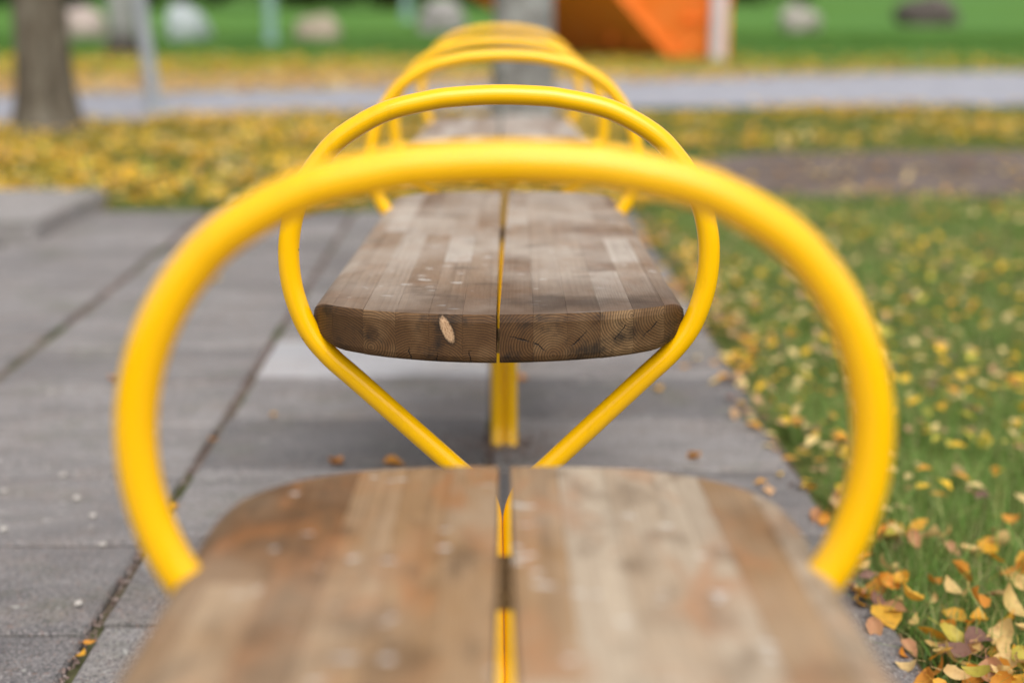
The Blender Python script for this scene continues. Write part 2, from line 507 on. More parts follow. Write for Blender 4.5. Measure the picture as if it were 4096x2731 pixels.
def paver_mesh(w, d, seed):
    """slab with worn, slightly uneven top edges"""
    rnd = random.Random(seed)
    bm = bmesh.new()
    hw, hd = w / 2, d / 2
    rings = []
    nx, ny = 5, 4
    def ring(inset, z, jit):
        out = []
        pts = [(-hw + 2 * hw * i / nx, -hd) for i in range(nx)] + [(hw, -hd + 2 * hd * i / ny) for i in range(ny)] + \
              [(hw - 2 * hw * i / nx, hd) for i in range(nx)] + [(-hw, hd - 2 * hd * i / ny) for i in range(ny)]
        for x, y in pts:
            sx = (hw - inset) / hw; sy = (hd - inset) / hd
            out.append(bm.verts.new((x * sx + rnd.uniform(-jit, jit), y * sy + rnd.uniform(-jit, jit), z + rnd.uniform(-jit, jit) * .35)))
        return out
    for ins, z, j in ((0, -0.05, 0), (0.0, -0.006, .0012), (0.006, 0.0, .0018)):
        rings.append(ring(ins, z, j))
    for a, b in zip(rings, rings[1:]):
        for i in range(len(a)):
            bm.faces.new((a[i], a[(i + 1) % len(a)], b[(i + 1) % len(a)], b[i]))
    bm.faces.new(rings[-1])
    bmesh.ops.recalc_face_normals(bm, faces=bm.faces)
    return bm_mesh('paver', bm)


cols = [(-4.64, -3.985, 0.10), (-3.975, -3.33, 0.30), (-3.32, -2.66, 0.02), (-2.645, -2.00, 0.19),
        (-1.985, -1.335, 0.05), (-1.309, -0.656, -0.115), (-0.638, -0.012, 0.005), (0.0, 0.648, 0.0)]
PD = 0.383
variants = {}
for ci, (xa, xb, off) in enumerate(cols):
    w = xb - xa - 0.004
    pitch = 0.376 if ci == 5 else PD
    y0 = 2.909 + off - 10 * pitch + (0.0 if ci != 5 else 0.075)
    k = 0
    while y0 + pitch * k < PY1 - 0.05:
        ya = y0 + pitch * k
        yb = min(ya + pitch - (0.017 if ci < 6 else 0.011), PY1)
        full = yb - ya > pitch - 0.02
        key = (round(w, 3), round(yb - ya, 3), k % 3)
        if key not in variants:
            variants[key] = {}
        mat = M['paver']
        mid_y = (ya + yb) / 2
        if ci == 6 and 3.66 < mid_y < 4.05: mat = M['paver_pale']
        elif ci == 6 and 2.95 < mid_y < 3.3: mat = M['paver_dark']
        elif ci == 7 and 3.3 < mid_y < 3.66: mat = M['paver_dark']
        if mat.name not in variants[key]:
            me = paver_mesh(w, yb - ya, ci * 31 + k % 3)
            me.materials.append(mat)
            variants[key][mat.name] = me
        o = bpy.data.objects.new('paver', variants[key][mat.name])
        COL.objects.link(o)
        o.parent = pave
        o.location = ((xa + xb) / 2 - 0.0065 * mid_y + random.uniform(-.003, .003), mid_y, random.uniform(-.0025, .0025))
        o.rotation_euler = (random.uniform(-.004, .004), random.uniform(-.003, .003), 0.0065 + random.uniform(-.003, .003))
        if mat is M['paver_pale']: o['label'] = 'paler, newer looking paver beneath the middle bench'
        k += 1

# ------------------------------------------------------------------ benches
# right half of one hoop, outer outline (x, drop below the camera level)
R_T = 0.0147
outer = [(0, .1197), (.0500, .1216), (.0907, .1262), (.1559, .1420), (.2151, .1745), (.2500, .2090), (.2764, .2500), (.2935, .2956), (.3010, .3463),
         (.2962, .4020), (.2775, .4570), (.2490, .4970), (.2160, .5290)]
mirror = [(-x, h) for x, h in outer[3:0:-1]]
oc = smooth_edge(mirror + outer, 8)[3 * 8:]
cl = []
for i, p in enumerate(oc):
    a = oc[max(i - 1, 0)]; b = oc[min(i + 1, len(oc) - 1)]
    tx, th = b[0] - a[0], b[1] - a[1]
    L = math.hypot(tx, th)
    nx_, nh_ = -th / L, tx / L
    if i == 0: nx_, nh_ = 0, 1
    cl.append((p[0] + nx_ * R_T, p[1] + nh_ * R_T))
cl[0] = (0.0, cl[0][1])
# straight leg, then the bend into the upright
lx, lh = cl[-1]
dirx, dirh = -0.722, 0.692
s_end = (lx - 0.0410) / -dirx
for s in np.linspace(0.02, s_end, 7):
    cl.append((lx + dirx * s, lh + dirh * s))
bx, bh = cl[-1]
turn = math.atan2(-dirx, dirh)
Rb = (bx - 0.0148) / (1 - cos(turn))
for a in np.linspace(turn * 0.88, 0, 8):
    cl.append((0.0148 + Rb * (1 - cos(a)), bh + Rb * (sin(turn) - sin(a))))
for h in (0.85, 0.93, 1.03):
    cl.append((0.0148, h))
HALF = cl


def tube_mesh(name, path, rfun, sides=22, plane_y=True):
    """sweep a round tube along a planar path of (x, z)"""
    verts, faces = [], []
    n = len(path)
    for i, (x, z) in enumerate(path):
        a = path[max(i - 1, 0)]; b = path[min(i + 1, n - 1)]
        tx, tz = b[0] - a[0], b[1] - a[1]
        L = math.hypot(tx, tz)
        nx_, nz_ = -tz / L, tx / L
        ri, ro = rfun(i / (n - 1), x, z)
        for k in range(sides):
            t = 2 * pi * k / sides
            verts.append((x + nx_ * ri * cos(t), ro * sin(t), z + nz_ * ri * cos(t)))
    for i in range(n - 1):
        for k in range(sides):
            k2 = (k + 1) % sides
            faces.append((i * sides + k, i * sides + k2, (i + 1) * sides + k2, (i + 1) * sides + k))
    faces.append(list(range(sides)))
    faces.append([(n - 1) * sides + k for k in range(sides)][::-1])
    return mesh_pd(name, verts, faces)


def hoop_path():
    right = [(x, 1 - h) for x, h in HALF]
    left = [(-x, z) for x, z in right[:0:-1]]
    return left + right


def rad(u, x, z):
    top = max(0.0, min(1.0, (z - 0.66) / 0.18))
    return R_T - 0.0012 * top, R_T


FRAME_ME = tube_mesh('frame', hoop_path(), rad)
THICK_ME = tube_mesh('frame', hoop_path(), lambda u, x, z: (0.0167, 0.0167))
for me_ in (FRAME_ME, THICK_ME):
    me_.materials.append(M['yellow'])
    me_.shade_smooth()


def box_bm(bm, c, s, bev=0.0, rot=None):
    r = bmesh.ops.create_cube(bm, size=1.0)
    vs = r['verts']
    mt = Matrix.Translation(c) @ (rot if rot is not None else Matrix.Identity(4)) @ Matrix.Diagonal((s[0], s[1], s[2], 1))
    bmesh.ops.transform(bm, matrix=mt, verts=vs)
    if bev:
        es = list({e for v in vs for e in v.link_edges})
        bmesh.ops.bevel(bm, geom=es, offset=bev, segments=2, affect='EDGES')


# small weld tab between tube and seat
bm = bmesh.new(); box_bm(bm, (0, 0, 0), (0.030, 0.026, 0.007), 0.002); TAB_ME = bm_mesh('weld_tab', bm); TAB_ME.materials.append(M['yellow'])
bm = bmesh.new(); box_bm(bm, (0, 0, 0), (0.40, 0.095, 0.018), 0.003); BAT_ME = bm_mesh('cross_batten', bm); BAT_ME.materials.append(M['batten'])

A_S, T_S = 0.256, 0.066       # half width and thickness of the seat


def z_top(x):
    x = abs(x); r = 0.027
    if x <= A_S - r: return 0.0
    q = min(1.0, (x - (A_S - r)) / r)
    return -0.023 * (1 - math.sqrt(max(0.0, 1 - q * q)))


def z_bot(x):
    x = abs(x); r = 0.052
    b = -T_S + 0.008 * (x / A_S) ** 2
    if x <= A_S - r: return b
    q = min(1.0, (x - (A_S - r)) / r)
    return b + (-0.023 - b) * (1 - math.sqrt(max(0.0, 1 - q * q)))


def end_depth(x, b, n):
    q = min(1.0, abs(x) / (A_S + 0.0005))
    return b * (1 - (max(0.0, 1 - q ** n)) ** (1 / n))


def plank_mesh(x0, x1, y0, y1, near_tip, far_tip, zfun, shift, dz, tone, pith, feat):
    """one glued timber: x0..x1 across, y0..y1 along; the outer ends follow the rounded plan"""
    outer_edge = max(abs(x0), abs(x1)) > A_S - 0.001
    if outer_edge:
        s = np.array([0, .02, .3, .5, .65, .78, .88, .95, .985, 1.0])
    else:
        s = np.array([0, .015, .2, .4, .6, .8, .985, 1.0])
    lo, hi = (x0, x1) if abs(x0) < abs(x1) else (x1, x0)
    xs = lo + (hi - lo) * s
    n = len(xs)
    verts, rc, faces, mi = [], [], [], []
    c = 0.0004
    def column(y_of, dzt, dzb):
        idx_t, idx_b = [], []
        for i, x in enumerate(xs):
            zt, zb = z_top(x), z_bot(x)
            if i == 0 or (i == n - 1 and not outer_edge): zt -= c
            thick = zt - zb
            a = min(dzt, thick * .45); b = min(dzb, thick * .45)
            y = y_of(x)
            for z, L in ((zt - a, idx_t), (zb + b, idx_b)):
                L.append(len(verts))
                verts.append((x + shift(x, y), y, z + zfun(y) + dz))
                rc.append((x - pith[0], z - pith[1], y * 0.25))
        return idx_t, idx_b
    cols_ = []
    nt = near_tip is not None; ft = far_tip is not None
    ya = (lambda x: near_tip[0] + end_depth(x, near_tip[1], near_tip[2])) if nt else (lambda x: y0)
    yb = (lambda x: far_tip[0] - end_depth(x, far_tip[1], far_tip[2])) if ft else (lambda x: y1)
    ch = 0.010 if nt else 0.0008
    ch2 = 0.0045 if ft else 0.0008
    cols_.append(column(ya, ch, ch))
    if nt:
        for q in (.18, .42, .7):
            e = ch * (1 - math.sqrt(1 - (1 - q) ** 2))
            cols_.append(column(lambda x, q=q: ya(x) + ch * q, e, e))
    cols_.append(column(lambda x: ya(x) + ch, 0, 0))
    ymid_a = lambda x: ya(x) + ch
    cols_.append(column(lambda x: yb(x) - ch2, 0, 0))
    if ft: cols_.append(column(lambda x: yb(x) - ch2 * .35, ch2 * .35, ch2 * .35))
    cols_.append(column(yb, ch2, ch2))
    flip = (hi < lo)
    def F(f, m):
        faces.append(f if not flip else f[::-1]); mi.append(m)
    t0, b0 = cols_[0]; t1, b1 = cols_[-1]
    for i in range(n - 1):
        F((b0[i], b0[i + 1], t0[i + 1], t0[i]), 1)
        F((b1[i + 1], b1[i], t1[i], t1[i + 1]), 1)
    for j, ((ta, ba), (tb, bb)) in enumerate(zip(cols_, cols_[1:])):
        m = 1 if nt and j < 3 else 0
        for i in range(n - 1):
            F((ta[i], ta[i + 1], tb[i + 1], tb[i]), m)
            F((ba[i + 1], ba[i], bb[i], bb[i + 1]), m)
        F((ba[0], ta[0], tb[0], bb[0]), m)
        F((ta[-1], ba[-1], bb[-1], tb[-1]), m)
    me = mesh_pd('plank', verts, faces)
    me.polygons.foreach_set('material_index', mi)
    N = len(verts)
    a = me.attributes.new('ring', 'FLOAT_VECTOR', 'POINT'); a.data.foreach_set('vector', np.array(rc, np.float32).ravel())
    a = me.attributes.new('tone', 'FLOAT_COLOR', 'POINT'); a.data.foreach_set('color', np.tile(np.array([*tone, 1], np.float32), N))
    a = me.attributes.new('feat', 'FLOAT_VECTOR', 'POINT'); a.data.foreach_set('vector', np.tile(np.array(feat, np.float32), N))
    me.update()
    return me


def make_bench(label, xn, xf, Yn, Yf, h_near, h_far, gap, far_ext, wood, seed, tone_bias=(0, 0), end_info=None):
    rnd = random.Random(seed)
    L = Yf - Yn
    root = empty('park_bench', (xn, Yn, 0), -math.atan2(xf - xn, L))
    tag(root, label, 'bench', 'wooden benches with yellow tube hoops in one row')
    near_y, far_y = -0.10, L + far_ext
    h_hoop_n = h_near
    def zfun(y):
        s = (y - near_y) / (L - near_y)
        return 1 - (h_near + (h_far - h_near) * s)
    def g_at(y):
        s = (y - near_y) / (far_y - near_y)
        return gap[0] + (gap[1] - gap[0]) * s
    widths = [0.0445] * 5 + [A_S - 0.0445 * 5 - 0.0]
    count = 0
    for side in (-1, 1):
        shift = lambda x, y, sd=side: sd * 0.5 * g_at(y)
        edge = 0.0
        for wi, w in enumerate(widths):
            xa, xb = edge + 0.00008, edge + w - (0.00008 if wi < 5 else 0)
            edge += w
            cuts = [near_y]
            y = near_y + rnd.uniform(0.22, 0.60)
            while y < far_y - 0.30:
                cuts.append(y); y += rnd.uniform(0.26, 0.62)
            cuts.append(far_y)
            for ci in range(len(cuts) - 1):
                nt = (near_y, 0.135, 2.0) if ci == 0 else None
                ft = (far_y, 0.265, 2.85) if ci == len(cuts) - 2 else None
                tone = (min(1, max(0, rnd.random() + tone_bias[0 if side < 0 else 1])), rnd.random(), rnd.random())
                xm = side * (xa + xb) / 2
                pith = (xm + rnd.uniform(-.03, .03), rnd.choice([-1, -1, 1]) * rnd.uniform(.01, .075) - .03)
                feat = [9.0, 9.0, rnd.uniform(-pi, pi)]
                if ci == 0 and end_info and (side, wi) in end_info:
                    e = end_info[(side, wi)]
                    if 'tone' in e: tone = (e['tone'], tone[1], tone[2])
                    if 'pith' in e: pith = (side * (xa + xb) / 2 + e['pith'][0], e['pith'][1])
                    if 'crack' in e: feat[2] = e['crack']
                    if 'knot' in e:
                        feat[0] = xm + e['knot'][0] - pith[0]; feat[1] = e['knot'][1] - pith[1]
                me = plank_mesh(side * xa, side * xb, cuts[ci] + 0.0001, cuts[ci + 1] - 0.0001, nt, ft, zfun, shift,
                                rnd.uniform(-.0004, .0004), tone, pith, feat)
                link('plank', me, [M['top_' + wood], M['end_' + wood]], root)
                count += 1
    for y, dx in ((0.0, 0.0), (L, 0.0)):
        lift = 0.011 if Yn < 0 else 0.0
        f = bpy.data.objects.new('hoop_frame', THICK_ME if Yn < 0 else FRAME_ME)
        COL.objects.link(f); f.parent = root; f.location = (dx + (0.008 if wood == 'middle' and y == 0 else 0), y, lift)
        if wood == 'middle' and y == 0: f.rotation_euler.y = -0.0115
        for sx in (-1, 1):
            tb = bpy.data.objects.new('weld_tab', TAB_ME)
            COL.objects.link(tb); tb.parent = f
            tb.location = (sx * 0.214, 0.012, zfun(y) - 0.058 - lift)
            tb.rotation_euler = (0, sx * radians(-12), 0)
    for y in (0.10, L + 0.155):
        b = bpy.data.objects.new('cross_batten', BAT_ME)
        COL.objects.link(b); b.parent = root
        b.location = (0, y, zfun(y) - T_S - 0.0098)
        b.rotation_euler = (-math.atan2((h_far - h_near), L - near_y), 0, 0)
    return root


info = {   # end grain seen on the near end of the middle bench (side, timber counted from the middle)
    (-1, 5): dict(pith=(.03, -.09), tone=.35, crack=2.6),
    (-1, 4): dict(pith=(-.02, -.075), tone=.3, crack=2.2),
    (-1, 3): dict(pith=(-.012, -.050), tone=.55, crack=-2.8),
    (-1, 2): dict(pith=(.006, -.085), tone=.45, crack=1.75),
    (-1, 1): dict(pith=(-.020, -.092), tone=.4, knot=(.002, -.020), crack=1.2),
    (-1, 0): dict(pith=(-.010, -.088), tone=.35, crack=1.5),
    (1, 0): dict(pith=(.030, -.040), tone=.2, crack=2.7),
    (1, 1): dict(pith=(.004, -.056), tone=.55, crack=2.4),
    (1, 2): dict(pith=(-.026, -.052), tone=.5, crack=.6),
    (1, 3): dict(pith=(.020, -.008), tone=.8, crack=-2.35),
    (1, 4): dict(pith=(.022, -.010), tone=.6, crack=-2.5),
    (1, 5): dict(pith=(.02, -.004), tone=.5, crack=2.5),
}
make_bench('nearest bench, blurred tan plank seat with pale worn boards and a large yellow hoop', 0.002, 0.002, -0.125, 1.055,
           0.400, 0.444, (0.0175, 0.0120), 0.275, 'front', 11, (-0.22, 0.20))
make_bench('middle bench in focus, dark ringed end grain facing the camera inside a yellow hoop', -0.005, 0.004, 1.909, 3.069,
           0.4115, 0.458, (0.004, 0.016), 0.37, 'middle', 22, (0.0, 0.0), info)
make_bench('farthest bench, small blurred grey seat in front of the mottled tree trunk', -0.008, -0.005, 3.912, 5.224,
           0.4115, 0.460, (0.010, 0.012), 0.34, 'back', 33, (0.1, 0.1))

# ------------------------------------------------------------------ trees
def trunk_mesh(r0, h, flare, seed, limbs=True, lean=0.0, sides=28):
    rnd = random.Random(seed)
    verts, faces = [], []
    zs = [-0.06, 0.0, 0.06, 0.13, 0.22, 0.35, 0.5, 0.7, 0.95, 1.3, 1.7, 2.2, 2.8, h]
    ph = [rnd.uniform(0, 6.28) for _ in range(4)]
    for z in zs:
        r = r0 * (1 - 0.10 * z / h * 3) + flare * math.exp(-max(z, 0) / 0.16)
        for k in range(sides):
            a = 2 * pi * k / sides
            w = 1 + 0.035 * sin(3 * a + ph[0]) + 0.025 * sin(7 * a + ph[1] + z) + 0.02 * sin(11 * a + ph[2] + 2 * z)
            w += 0.10 * math.exp(-max(z, 0) / 0.2) * sin(5 * a + ph[3])
            verts.append((r * w * cos(a) + lean * z, r * w * sin(a), z))
    for i in range(len(zs) - 1):
        for k in range(sides):
            k2 = (k + 1) % sides
            faces.append((i * sides + k, i * sides + k2, (i + 1) * sides + k2, (i + 1) * sides + k))
    faces.append([(len(zs) - 1) * sides + k for k in range(sides)])
    me = mesh_pd('trunk', verts, faces)
    me.shade_smooth()
    return me


def limb_mesh(p0, p1, r0, r1, sides=10, seg=6, seed=0):
    rnd = random.Random(seed)
    p0, p1 = Vector(p0), Vector(p1)
    d = (p1 - p0).normalized()
    u = d.orthogonal().normalized(); v = d.cross(u)
    verts, faces = [], []
    for i in range(seg + 1):
        s = i / seg
        c = p0.lerp(p1, s) + Vector((rnd.uniform(-.05, .05), rnd.uniform(-.05, .05), 0.25 * s * s)) * (1 if i else 0)
        r = r0 + (r1 - r0) * s
        for k in range(sides):
            a = 2 * pi * k / sides
            verts.append(c + u * r * cos(a) + v * r * sin(a))
    for i in range(seg):
        for k in range(sides):
            k2 = (k + 1) % sides
            faces.append((i * sides + k, i * sides + k2, (i + 1) * sides + k2, (i + 1) * sides + k))
    me = mesh_pd('limb', verts, faces)
    me.shade_smooth()
    return me


def make_tree(name, label, loc, r0, h, flare, mat, seed, nl=4, lean=0.0):
    rnd = random.Random(seed)
    root = empty(name, loc)
    tag(root, label, 'tree')
    link('trunk', trunk_mesh(r0, h, flare, seed, lean=lean), mat, root)
    for k in range(nl):
        a = 2 * pi * k / nl + rnd.uniform(-.5, .5)
        z = h - rnd.uniform(.1, .9)
        link('limb', limb_mesh((lean * z, 0, z), (cos(a) * 1.5, sin(a) * 1.5, z + rnd.uniform(1.4, 2.4)), r0 * .5, r0 * .18, seed=seed + k), mat, root)
    return root


M['bark_left'] = mat_bark('bark_brown', (0.055, 0.045, 0.034), (0.115, 0.095, 0.070), (0.185, 0.165, 0.130), 16)
M['bark_mid'] = mat_bark('bark_lichen', (0.12, 0.11, 0.10), (0.20, 0.195, 0.185), (0.36, 0.37, 0.35), 10, (1, 1, .7))
M['bark_birch'] = mat_bark('bark_birch', (0.16, 0.155, 0.15), (0.27, 0.27, 0.26), (0.42, 0.42, 0.41), 9, (1, 1, 2.5), low=(0.05, 0.04, 0.033))
make_tree('broadleaf_tree', 'thick brown barked tree trunk in yellow leaves, left of the benches', (-3.36, 10.65, -0.03), 0.205, 3.6, 0.09, M['bark_left'], 3, lean=-0.012)
make_tree('broadleaf_tree', 'grey lichen mottled tree trunk standing behind the farthest bench', (0.15, 9.6, -0.03), 0.215, 3.4, 0.05, M['bark_mid'], 5)
make_tree('birch_tree', 'white birch trunk with dark base behind the leaning grey post', (-6.15, 23.6, -0.03), 0.22, 4.2, 0.10, M['bark_birch'], 8)

# ------------------------------------------------------------------ posts
def make_post(name, label, loc, r, h, lean, mat, cat, collar=True):
    root = empty(name, loc)
    tag(root, label, cat)
    root.rotation_euler = (0, lean, 0)
    bm = bmesh.new()
    bmesh.ops.create_cone(bm, cap_ends=True, segments=20, radius1=r, radius2=r * .93, depth=h, matrix=Matrix.Translation((0, 0, h / 2 - .05)))
    link('shaft', bm_mesh('shaft', bm), mat, root, smooth=False)
    if collar:
        bm = bmesh.new()
        bmesh.ops.create_cone(bm, cap_ends=True, segments=20, radius1=r * 1.35, radius2=r * 1.25, depth=.14, matrix=Matrix.Translation((0, 0, .05)))
        bmesh.ops.create_cone(bm, cap_ends=True, segments=6, radius1=r * 1.35 + .012, radius2=r * 1.35 + .012, depth=.02, matrix=Matrix.Translation((0, 0, .06)))
        link('base_collar', bm_mesh('base_collar', bm), mat, root)
    return root


make_post('lamp_post', 'leaning grey galvanised post at the edge of the asphalt path', (-3.0, 12.45, -0.02), 0.058, 4.5, radians(-4.6), M['galv'], 'post')
make_post('painted_post', 'pale teal post on the far lawn between two boulders', (-4.62, 29.1, -0.03), 0.11, 4.0, 0, M['teal'], 'post')
make_post('painted_post', 'faint grey green post farthest off, near the dark trees', (-3.3, 50.7, -0.03), 0.16, 4.5, 0, M['teal'], 'post')

# ------------------------------------------------------------------ boulders
def boulder_mesh(sx, sy, sz, seed):
    bm = bmesh.new()
    bmesh.ops.create_icosphere(bm, subdivisions=4, radius=1.0)
    off = Vector((seed * 3.1, seed * 1.7, seed * .9))
    for v in bm.verts:
        p = v.co.copy()
        n = mnoise.noise(p * 1.2 + off) * .28 + mnoise.noise(p * 3.1 + off) * .10 + mnoise.noise(p * 8 + off) * .03
        q = p * (1 + n)
        q.z = q.z if q.z > -0.35 else -0.35 + (q.z + .35) * .2
        v.co = Vector((q.x * sx, q.y * sy, (q.z + .35) * sz))
    me = bm_mesh('boulder', bm)
    me.shade_smooth()
    return me


def mat_stone(name, dark, pale):
    t = NT(name)
    o = t.coord()
    n = t.noise(o, 5, 6, .65)
    t.bump(n, .6, .05)
    return t.set(t.ramp(n, [(0.3, dark), (0.7, pale)]), .9, .2)


rocks = [
    ('pale pink boulder on the lawn just right of the brown tree trunk', (-9.1, 31.6), .54, .5, .55, (0.31, 0.25, 0.22), (0.50, 0.41, 0.37)),
    ('whitish grey boulder on the lawn, right of the birch', (-6.85, 31.8), .54, .45, .56, (0.27, 0.32, 0.33), (0.48, 0.50, 0.51)),
    ('tan boulder on the lawn, right of the teal post', (-4.0, 31.4), .50, .45, .42, (0.25, 0.205, 0.15), (0.40, 0.33, 0.26)),
    ('mid grey boulder just left of the orange skip', (-1.6, 37.0), .62, .55, .62, (0.20, 0.18, 0.17), (0.36, 0.34, 0.33)),
    ('low grey boulder on the open lawn right of the orange skip', (7.7, 37.5), .62, .5, .50, (0.26, 0.24, 0.20), (0.42, 0.38, 0.34)),
    ('dark broad boulder, rightmost on the far lawn', (12.7, 43.6), 1.05, .7, .70, (0.07, 0.055, 0.05), (0.16, 0.13, 0.12)),
]
for i, (lab, (x, y), sx, sy, sz, d, p) in enumerate(rocks):
    o = link('boulder', boulder_mesh(sx, sy, sz, i + 1), mat_stone('stone_%d' % i, d, p))
    o.location = (x, y, -0.08)
    o.rotation_euler = (0, 0, i * 1.1)
    tag(o, lab, 'boulder', 'boulders set out on the far lawn')

# ------------------------------------------------------------------ orange skip
skip = empty('waste_skip', (2.4, 23.0, -0.03))
tag(skip, 'orange steel skip with a sloping end, standing behind the grey tree trunk', 'skip')


def loc3(p): return Vector((p[0] - 2.4, p[1] - 23.0, p[2] + 0.03))


def solid(bm, bottom, top):
    vb = [bm.verts.new(loc3(p)) for p in bottom]
    vt = [bm.verts.new(loc3(p)) for p in top]
    n = len(vb)
    bm.faces.new(vb[::-1]); bm.faces.new(vt)
    for i in range(n):
        bm.faces.new((vb[i], vb[(i + 1) % n], vt[(i + 1) % n], vt[i]))
    bmesh.ops.recalc_face_normals(bm, faces=bm.faces)


def beam(a, b, w, name, mat, parent):
    a, b = loc3(a), loc3(b)
    d = b - a
    bm = bmesh.new()
    rot = d.to_track_quat('Z', 'Y').to_matrix().to_4x4()
    box_bm(bm, (a + b) / 2, (w, w, d.length), .008, rot)
    return link(name, bm_mesh(name, bm), mat, parent)


A0, B0, G0, F0 = (2.62, 22.35, .0), (3.16, 22.1, .0), (3.3, 25.2, .0), (1.0, 24.6, .0)
A1, B1, G1, F1 = (1.24, 21.75, 1.5), (3.16, 22.0, 1.5), (3.4, 25.4, 1.5), (-1.25, 24.2, 1.5)
bm = bmesh.new(); solid(bm, [A0, B0, G0, F0], [A1, B1, G1, F1]); link('body', bm_mesh('body', bm), M['orange'], skip)
beam((A0[0], A0[1] - .02, .0), (A1[0], A1[1] - .02, 1.5), .12, 'corner_rib', M['orange'], skip)
beam((F0[0], F0[1], .0), (F1[0], F1[1], 1.5), .12, 'corner_rib', M['orange'], skip)
beam((A1[0] - .05, A1[1], 1.0 + .5), (F1[0], F1[1], 1.5), .14, 'top_rim', M['orange'], skip)
beam((A1[0], A1[1], 1.5), (B1[0], B1[1], 1.5), .14, 'top_rim', M['orange'], skip)
# lifting trunnions low on the sloping end
beam((1.75, 23.05, .16), (1.75, 23.05, .5), .10, 'lug', M['orange'], skip)
beam((2.1, 22.72, .12), (2.1, 22.72, .42), .10, 'lug', M['orange'], skip)
beam((2.72, 22.22, .55), (3.15, 22.06, .55), .05, 'side_rib', M['orange'], skip)
bm = bmesh.new(); box_bm(bm, loc3((3.25, 21.85, .74)), (.20, .22, 1.54), .012); link('corner_post', bm_mesh('corner_post', bm), M['white_metal'], skip)
bm = bmesh.new(); box_bm(bm, loc3((3.385, 21.95, .74)), (.06, .26, 1.52), .008); link('edge_flange', bm_mesh('edge_flange', bm), M['orange'], skip)

# ------------------------------------------------------------------ concrete slab at the pavement's far edge
bm = bmesh.new()
box_bm(bm, (0, 0, 0), (2.6, 1.0, .10), .012)
for v in bm.verts: v.co += Vector((random.uniform(-.004, .004), random.uniform(-.004, .004), random.uniform(-.002, .002)))
o = link('concrete_slab', bm_mesh('concrete_slab', bm), M['block'])
o.location = (-3.20, 6.32, .028); o.rotation_euler = (0, 0, radians(-1.5))
tag(o, 'thick raised concrete slab on the far left corner of the paving', 'slab')

# ------------------------------------------------------------------ grass
def blades(n, xf, yf, keep, hmin, hmax, wid, seed, z0=-0.03, lean=0.6, pal=None, seg=3):
    r = np.random.default_rng(seed)
    x = r.uniform(*xf, n); y = r.uniform(*yf, n)
    k = keep(x, y, r)
    x, y = x[k], y[k]
    n = len(x)
    h = r.uniform(hmin, hmax, n) * r.choice([.6, 1, 1, 1.15], n)
    a = r.uniform(0, 2 * pi, n)                     # lean direction
    ln = np.abs(r.normal(0, lean, n))
    fa = r.uniform(0, 2 * pi, n)                    # blade facing
    w = wid * r.uniform(.6, 1.2, n)
    V = []
    for s in range(seg + 1):
        t = s / seg
        off = ln * h * t ** 1.8
        zz = z0 + h * t * (1 - .28 * np.minimum(ln, 1.5) * t)
        ww = w * (1 - t) ** .7 * .5 + 0.0001
        cx, cy = x + np.cos(a) * off, y + np.sin(a) * off
        V.append(np.stack([cx - np.cos(fa) * ww, cy - np.sin(fa) * ww, zz], 1))
        V.append(np.stack([cx + np.cos(fa) * ww, cy + np.sin(fa) * ww, zz], 1))
    K = 2 * (seg + 1)
    V = np.stack(V, 1)                               # n,K,3
    base = np.arange(n)[:, None] * K
    Q = np.concatenate([base + np.array([[2 * s, 2 * s + 1, 2 * s + 3, 2 * s + 2]]) for s in range(seg)], 0)
    if pal is None:
        pal = np.array([(0.18, 0.29, 0.065), (0.23, 0.37, 0.085), (0.135, 0.245, 0.06), (0.30, 0.43, 0.13), (0.38, 0.39, 0.14), (0.50, 0.44, 0.23)])
        pr = [.20, .24, .11, .18, .18, .09]
    else:
        pal, pr = pal
    c = pal[r.choice(len(pal), n, p=pr)] * r.uniform(.8, 1.2, (n, 1))
    C = np.ones((n, K, 4)); C[:, :, :3] = c[:, None, :]
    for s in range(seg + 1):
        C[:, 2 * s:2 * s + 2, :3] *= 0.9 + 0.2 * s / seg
    return V.reshape(-1, 3), Q, C.reshape(-1, 4)


def grass_obj(name, data, label, mat='grass'):
    o = link(name, mesh_np(name, *data), M[mat])
    return tag(o, label, 'grass', kind='stuff')


def edge_x(y):     # ragged inner edge of the lawn right of the pavement
    return 0.655 + 0.035 * np.sin(y * 5.1) + 0.03 * np.sin(y * 12.7 + 1) + 0.02 * np.sin(y * 31)


def keep_right(x, y, r):
    d = x - edge_x(y)
    ok = (d > 0) & ~((y > 7.15) & (x > 1.0))
    patch = np.sin(x * 9 + y * 3) + np.sin(y * 11 - x * 4) + np.sin(x * 23 + y * 17)
    ok &= (r.random(len(x)) < np.clip(.62 + .22 * patch, .18, 1)) & (x < 0.16 + y * .55)
    ok &= r.random(len(x)) < np.clip(d / .10 + .35, 0, 1)
    return ok


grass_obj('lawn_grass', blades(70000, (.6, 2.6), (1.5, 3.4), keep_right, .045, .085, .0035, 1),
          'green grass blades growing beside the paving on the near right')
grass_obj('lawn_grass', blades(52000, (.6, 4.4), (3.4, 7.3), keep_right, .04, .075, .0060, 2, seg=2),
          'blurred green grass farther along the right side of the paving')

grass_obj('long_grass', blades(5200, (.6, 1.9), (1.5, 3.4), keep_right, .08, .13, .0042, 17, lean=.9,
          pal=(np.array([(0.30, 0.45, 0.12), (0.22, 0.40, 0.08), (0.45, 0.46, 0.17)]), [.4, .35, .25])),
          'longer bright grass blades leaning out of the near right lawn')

strip_pal = (np.array([(0.17, 0.24, 0.035), (0.25, 0.28, 0.045), (0.11, 0.18, 0.028), (0.36, 0.32, 0.08)]), [.3, .3, .2, .2])


